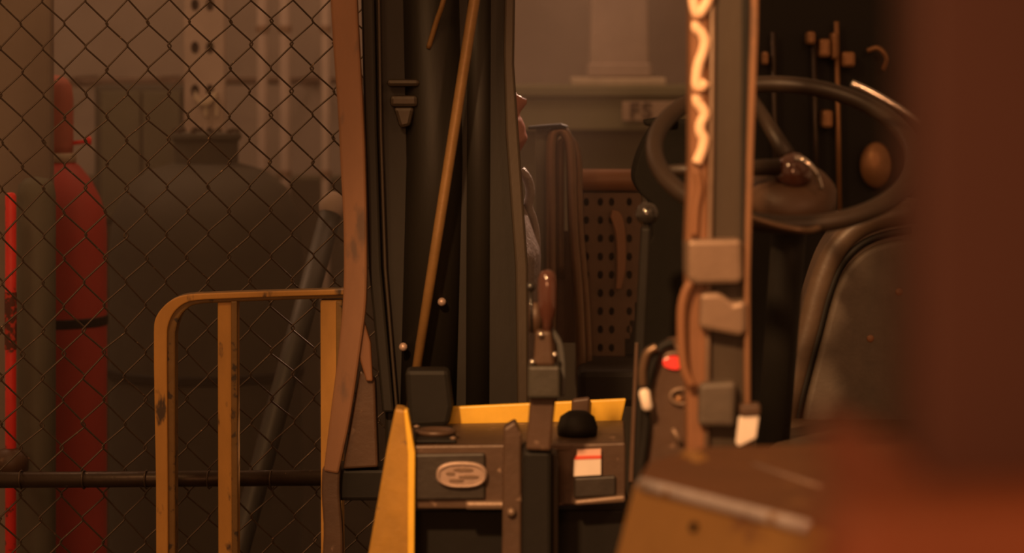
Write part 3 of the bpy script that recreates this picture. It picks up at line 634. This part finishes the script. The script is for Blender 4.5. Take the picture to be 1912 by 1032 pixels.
b = B(); b.lathe([(9 * rr, zz(625)), (10 * rr, zz(596)), (15 * rr, zz(588)), (18 * rr, zz(570)), (18.5 * rr, zz(535)), (17.5 * rr, zz(520)), (13 * rr, zz(508)), (6 * rr, zz(504)), (0, zz(503))], Vector((kc.x, kc.y, 0)), n=28); b.build('knob', M['knob'], lev, smooth=True)
b = B(); b.tube([P(1000, 565, DL + .06), P(1000, 620, DL + .06)], px(13, DL), 12); b.build('rear_knob', M['brown'], lev, smooth=True)
b = B(); b.tube([P(993, 620, DL + .05), P(991, 545, DL + .05)], px(3, DL), 8); b.ball(P(991, 536, DL + .05), px(9, DL), n=14); b.build('small_lever', M['glossblack'], lev, smooth=True)
# right lever with black ball
DR = 3.90
b = B(); b.prism([(1198, 425), (1186, 640), (1172, 1000), (1194, 1000), (1206, 640), (1216, 425)], DR, 0.03); lv = b.build('control_lever', M['black'], fk, bevel=0.004, label='right control lever with glossy black ball')
b = B(); b.ball(P(1208, 399, DR + 0.012), px(22, DR), n=28); b.build('knob', M['glossblack'], lv, smooth=True)
b = B(); b.prism([(1186, 640), (1174, 900), (1182, 900), (1192, 640)], DR - 0.004, 0.01); b.build('lever_edge', M['brown'], lv, bevel=0.001)
# black steering column body
b = B(); b.prism(c2([(1262, 225), (1228, 232), (1206, 262), (1190, 300), (1184, 335), (1196, 362), (1216, 380)], 4) + [(1218, 440), (1204, 470), (1200, 1000), (1290, 1000), (1300, 400), (1292, 225)], 4.12, 0.12); b.build('column_shroud', M['rubber'], fk, bevel=0.02)
b = B(); b.prism([(1202, 224), (1206, 236), (1262, 232), (1262, 214)], 4.1, 0.05); b.build('shroud_lip', M['rubber'], fk, bevel=0.004)

# guard pillar
D = 3.36
b = B(); b.prism([(1326, -260), (1328, 460), (1316, 1000), (1392, 1000), (1396, 420), (1400, -260)], D + 0.02, 0.07); pil = b.build('guard_pillar', M['pillar'], fk, bevel=0.004)
b = B(); b.prism([(1290, -260), (1288, 300), (1282, 450), (1284, 1000), (1318, 1000), (1322, 450), (1325, -260)], D + 0.012, 0.07); b.build('flange', M['pillar_orange'], pil, bevel=0.004)
b = B(); b.tube([P(1332, -260, D + 0.012), P(1328, 300, D + 0.012), P(1322, 620, D + 0.012), P(1318, 1000, D + 0.012)], px(5, D), 10); b.build('bead', M['clamp'], pil, smooth=True)
b = B(); b.prism([(1406, -260), (1402, 60), (1395, 300), (1390, 520), (1392, 1000), (1402, 1000), (1401, 520), (1407, 300), (1416, 60), (1420, -260)], D + 0.0, 0.08); b.build('flange', M['bronze'], pil, bevel=0.004)
b = B(); b.prism([(1387, -260), (1384, 520), (1394, 520), (1402, -260)], D + 0.016, 0.07); b.build('groove', M['black'], pil)
for pts in ([(1330, -70), (1326, -30), (1322, -2), (1312, 18), (1302, 26), (1296, 8), (1293, -30), (1300, -60)],
            [(1302, 42), (1300, 52), (1310, 62), (1316, 78), (1313, 96), (1305, 118), (1301, 140), (1301, 160), (1310, 162), (1318, 152)],
            [(1302, 178), (1302, 190), (1312, 204), (1315, 216), (1308, 232), (1308, 246), (1314, 260), (1311, 280), (1301, 304)],
            ):
    c = c2(pts, 6); b = B(); b.tube([P(u, v, D + 0.006) for u, v in c], px(10, D), 10); b.build('glint_cord', M['glint_cord'], pil, smooth=True, label='pale wavy glints shaped as tubes on the pillar')  # bright highlights modelled as pale wavy tubes
b = B(); b.tube(curve_px([(1300, 318, D + .008), (1306, 350, D + .008), (1300, 390, D + .008), (1297, 440, D + .008)], 6), px(8, D), 10); b.build('glint_cord', M['pillar_orange'], pil, smooth=True)
def clamp(pts, m, d, dep=0.1):
    b = B(); b.prism(pts, d, dep); return b.build('clamp', m, pil, bevel=0.006)
clamp([(1284, 448), (1284, 524), (1300, 532), (1378, 530), (1388, 524), (1386, 446)], M['clamp'], D - 0.012)
clamp([(1308, 548), (1306, 614), (1380, 628), (1394, 622), (1394, 560), (1370, 566), (1345, 546)], M['clamp'], D - 0.01)
clamp([(1306, 716), (1304, 796), (1372, 798), (1376, 712)], M['vinyl'], D - 0.006)
b = B(); b.tube(curve_px([(1296, 520, D - .0), (1280, 545, D - .0), (1272, 590, D), (1276, 680, D), (1292, 720, D)], 6), px(9, D), 10); b.build('cable', M['pillar_orange'], pil, smooth=True)
b = B(); b.prism([(1380, 778), (1374, 828), (1380, 834), (1412, 818), (1418, 776)], D - 0.012, 0.008); b.build('reflector', M['paper'], pil, bevel=0.002, label='bright white reflector at the pillar foot')
b = B(); b.prism([(1382, 757), (1382, 778), (1420, 776), (1420, 755)], D - 0.016, 0.03); b.build('reflector_bracket', M['brown'], pil, bevel=0.003)

# lamp pod between lever and pillar
D = 3.55
b = B(); b.prism(c2([(1256, 642), (1232, 660), (1216, 700), (1220, 760), (1204, 840), (1200, 900)], 4) + [(1240, 905)] + c2([(1300, 900), (1306, 800), (1306, 700), (1292, 655), (1270, 640)], 4), D, 0.09); pod = b.build('lamp_pod', M['brown'], fk, bevel=0.015, seg=3)
b = B(); b.prism(c2([(1238, 672), (1250, 666), (1270, 666), (1282, 674)], 4) + c2([(1280, 685), (1262, 690), (1244, 686), (1238, 680)], 4), D - 0.006, 0.02); b.build('lamp_lens', M['glowred'], pod, bevel=0.003, label='glowing red lamp lens')
b = B(); b.tube(curve_px([(1238, 668, D - .004), (1250, 660, D - .004), (1272, 660, D - .004), (1286, 670, D - .004)], 5), px(4, D), 8); b.build('lamp_hood', M['clamp'], pod, smooth=True)
b = B(); b.loop([P(1272 + 20 * math.cos(a), 740 + 14 * math.sin(a), D - 0.004) for a in [2 * PI * q / 24 for q in range(24)]], px(4, D), 8); b.build('dial_ring', M['clamp'], pod, smooth=True)
b = B(); b.ball(P(1268, 745, D - 0.002), px(8, D), n=12); b.build('dial_knob', M['brass'], pod, smooth=True)
b = B(); b.tube([P(1256, 800, D - 0.004), P(1272, 828, D - 0.004)], px(5, D), 8); b.build('toggle', M['clamp'], pod, smooth=True)
b = B(); b.tube(curve_px([(1256, 640, D - .01), (1234, 650, D - .01), (1216, 690, D - .01), (1206, 740, D - .01), (1206, 800, D - .01), (1192, 900, D - .01)], 6), px(9, D), 10); b.build('hose', M['black'], pod, smooth=True)
b = B(); b.tube(curve_px([(1226, 648, D - .02), (1208, 660, D - .02), (1200, 690, D - .02), (1200, 720, D - .02)], 6), px(8, D), 10); b.build('pipe_elbow', M['tube'], pod, smooth=True)
b = B(); b.tube([P(1202, 726, D - .025), P(1203, 732, D - .025), P(1206, 748, D - .025), P(1209, 760, D - .025), P(1210, 766, D - .025)], [px(6, D), px(10.5, D), px(10, D), px(10.5, D), px(6, D)], 14); b.build('chrome_union', M['paper'], pod, smooth=True, label='bright pale pipe union')

# steering wheel
D = 3.78; wc = P(1462, 283, D); Rw = px(240, D); ph = math.radians(31)
ax = Vector((1, 0, 0)); ay = Vector((0, math.cos(ph), math.sin(ph))); nrm = ax.cross(ay)
circ = lambda a, r=Rw: wc + ax * r * math.cos(a) + ay * r * math.sin(a)
b = B(); b.loop([circ(2 * PI * k / 72) for k in range(72)], px(17, D), 14); sw = b.build('steering_wheel', M['wheel'], fk, smooth=True, label='brown rimmed steering wheel')
hubc = wc - nrm * 0.0 + Vector((px(20, D), 0, -px(28, D)))
for a in (math.radians(103), math.radians(196)):
    b = B(); e = circ(a, Rw * 0.98); b.tube([hubc + (e - hubc) * 0.12, hubc + (e - hubc) * 0.55 , e], [px(17, D), px(14, D), px(11, D)], 10); b.build('spoke', M['wheel'], sw, smooth=True)
up = Vector((0, -math.sin(ph), math.cos(ph)))
b = B(); b.lathe([(px(85, D), -0.035), (px(84, D), -0.01), (px(70, D), 0.004), (px(40, D), 0.012), (0, 0.014)], hubc - up * 0.03, up, 32); b.build('hub', M['brown'], sw, smooth=True)
b = B(); b.lathe([(px(34, D), 0), (px(36, D), 0.012), (px(30, D), 0.026), (px(18, D), 0.035), (0, 0.038)], hubc - up * 0.02, up, 28); b.build('horn_button', M['knob'], sw, smooth=True)
b = B(); b.tube([hubc - up * 0.05, hubc - up * 0.5 + Vector((0, 0.25, -0.3))], 0.025, 14); b.build('steering_shaft', M['black'], sw, smooth=True)
b = B(); b.tube(curve_px([(1486, 296, D - .03), (1502, 300, D - .04), (1522, 322, D - .04), (1532, 352, D - .03)], 5), px(6, D), 10); b.build('hub_lever', M['chrome'], sw, smooth=True)
b = B(); b.tube(curve_px([(1590, 156, D - .02), (1625, 172, D - .02), (1680, 205, D - .02), (1740, 250, D - .02)], 5), px(7, D), 10); b.build('rim_trim', M['chrome'], sw, smooth=True, label='bright chrome strip on the rim')
b = B(); b.tube(curve_px([(1390, 402, 3.6), (1440, 418, 3.6), (1500, 430, 3.6), (1530, 424, 3.62), (1560, 408, 3.66)], 5), px(6, D), 10); b.build('column_stalk', M['tube'], fk, smooth=True)
b = B(); b.prism([(1500, 404), (1496, 432), (1560, 420), (1586, 404), (1560, 392)], 4.0, 0.06); b.build('column_clamp', M['brown'], fk, bevel=0.008)
for u in (1535, 1570):
    b = B(); b.box(u - 6, 396, u + 6, 420, 3.985, 0.05); b.build('clamp_bolt', M['clamp'], fk, bevel=0.004)
# seat backrest
D = 4.3
half = [(1700, 372), (1645, 382), (1598, 400), (1562, 430), (1536, 470), (1514, 530), (1496, 600), (1474, 680), (1450, 780), (1440, 860)]
def mirror(h, c=1700): return h + [(2 * c - u, v) for u, v in reversed(h[1:] if h[0][0] == c else h)]
def inset(h, k, cu=1700, cv=720): return [(cu + (u - cu) * k, cv + (v - cv) * k) for u, v in h]
full = mirror(c2(half, 4))
b = B(); b.prism(full, D, 0.10); seat = b.build('seat_back', M['vinyl_roll'], fk, bevel=0.03, seg=4)
roll = c2(inset(half, 0.93), 5); rl = [P(u, v, D + 0.004) for u, v in mirror(roll)]
b = B(); b.tube(rl, px(22, D), 12); b.build('piping', M['vinyl_roll'], seat, smooth=True)
b = B(); b.tube([P(u, v, D - 0.002) for u, v in mirror(c2(inset(half, 0.835), 5))], px(7, D), 8); b.build('seam', M['black'], seat, smooth=True)
b = B(); b.prism(mirror(c2(inset(half, 0.79), 4)), D - 0.018, 0.06); b.build('cushion', M['vinyl'], seat, bevel=0.028, seg=4)
for u, v in ((1678, 545), (1625, 632)):
    b = B(); b.ball(P(u, v, D - 0.018), px(7, D), 1, 0.4, 1, 12); b.build('button', M['pillar_orange'], seat, smooth=True)
b = B(); b.box(1440, 840, 1960, 960, D - 0.35, 0.5); b.build('seat_cushion', M['vinyl_roll'], fk, bevel=0.03, seg=4)
b = B(); b.box(1470, 950, 1930, 1340, D - 0.3, 0.42); b.build('seat_box', M['black'], fk, bevel=0.01)

# ---------------------------------------------------------------- mustard machine hood in the lower right
HZ = EYE - 0.45
def T(u, v): d = 0.45 * FPX / (v - HOR); return P(u, v, d)
A0, A1, A2_, A3 = T(1188, 893), T(1900, 1078), T(1760, 826), T(1310, 838)
A4 = T(1206, 866)
t = thing('machine_hood', 'mustard painted machine hood with rubbed pale edges in lower right', 'machine', Vector(((A0.x + A2_.x) / 2, 2.8, 0)))
low = [Vector((A0.x - 0.05, A0.y - 0.035, HZ - 0.18)), Vector((A1.x - 0.02, A1.y - 0.06, HZ - 0.18)), Vector((A2_.x + 0.03, A2_.y + 0.03, HZ - 0.18)), Vector((A3.x - 0.04, A3.y + 0.03, HZ - 0.18)), Vector((A4.x - 0.05, A4.y, HZ - 0.18))]
b = B(); b.hull([A0, A1, A2_, A3, A4] + low); b.build('hood', M['hood'], t, bevel=0.012, seg=3)
b = B(); b.hull([p + Vector((0, 0, 0)) for p in low] + [Vector((p.x, p.y, 0.12)) for p in low]); b.build('body', M['hood'], t, bevel=0.01)
b = B(); b.hull([Vector((p.x * 1 + (0.01), p.y + 0.01, z)) for p in low for z in (0.0, 0.13)]); b.build('base', M['black'], t)
tc_ = (A0 + A1 + A2_ + A3 + A4) / 5
b = B(); b.hull([tc_ + (p - tc_) * 0.975 + Vector((0, 0, z)) for p in (A0, A1, A2_, A3, A4) for z in (-0.006, 0.003)]); b.build('top_shade_panel', M['hood_top'], t, bevel=0.002, label='brown top of the hood with shade put in its colour')
ed = [A0 + (A1 - A0) * q + Vector((0, -0.002, -0.004)) for q in (0.02, 0.12, 0.25, 0.38, 0.5)]
b = B(); b.tube(ed, px(13, 2.7), 10); b.build('worn_edge', M['hood_edge'], t, smooth=True, label='pale rubbed metal along the front edge')
q0, q1 = T(1408, 872), T(1532, 914)
b = B(); b.tube([q0 + Vector((0, 0, .001)), (q0 + q1) / 2 + Vector((0, 0, .001)), q1 + Vector((0, 0, .001))], px(7, 2.9), 10); b.build('seam_strip', M['badge'], t, smooth=True, label='short pale strip on the hood top')
fn = ((A1 - A0).cross(low[0] - A0)).normalized(); fn = fn if fn.y < 0 else -fn
q = P(1290, 982, 2.72); q = q + fn * ((A0 - q).dot(fn))
b = B(); b.lathe([(px(10, 2.7), -0.004), (px(10, 2.7), 0.002), (px(6, 2.7), 0.003), (0, 0.001)], q, fn, 16); b.build('screw_hole', M['black'], t, smooth=True)
b = B(); b.hull([T(1262, 852), T(1292, 848), T(1330, 862), T(1300, 872), T(1280, 858) + Vector((0, 0, 0.012)), T(1310, 862) + Vector((0, 0, 0.012))]); b.build('latch', M['hood'], t, bevel=0.003)

# ---------------------------------------------------------------- blurred red upright and orange beam in the foreground
D = 1.05
t = thing('storage_rack', 'blurred dark red upright with orange beam nearest the camera', 'rack', P(1830, floor_v(D), D))
b = B(); b.box(1716, -520, 2300, floor_v(D), D, 0.07); up_ = b.build('upright', M['rackred'], t, bevel=0.006, label='dark red upright')
b = B(); b.prism([(1560, 965), (1530, 1300), (2500, 1300), (2500, 930)], D - 0.08, 0.07); b.build('beam', M['rackorange'], t, bevel=0.01, label='orange horizontal beam')
b = B(); b.prism([(1530, 770), (1560, 960), (1740, 960), (1740, 890), (1640, 810)], D - 0.01, 0.02); b.build('brace', M['rackbrace'], t, bevel=0.004, label='short orange brace')
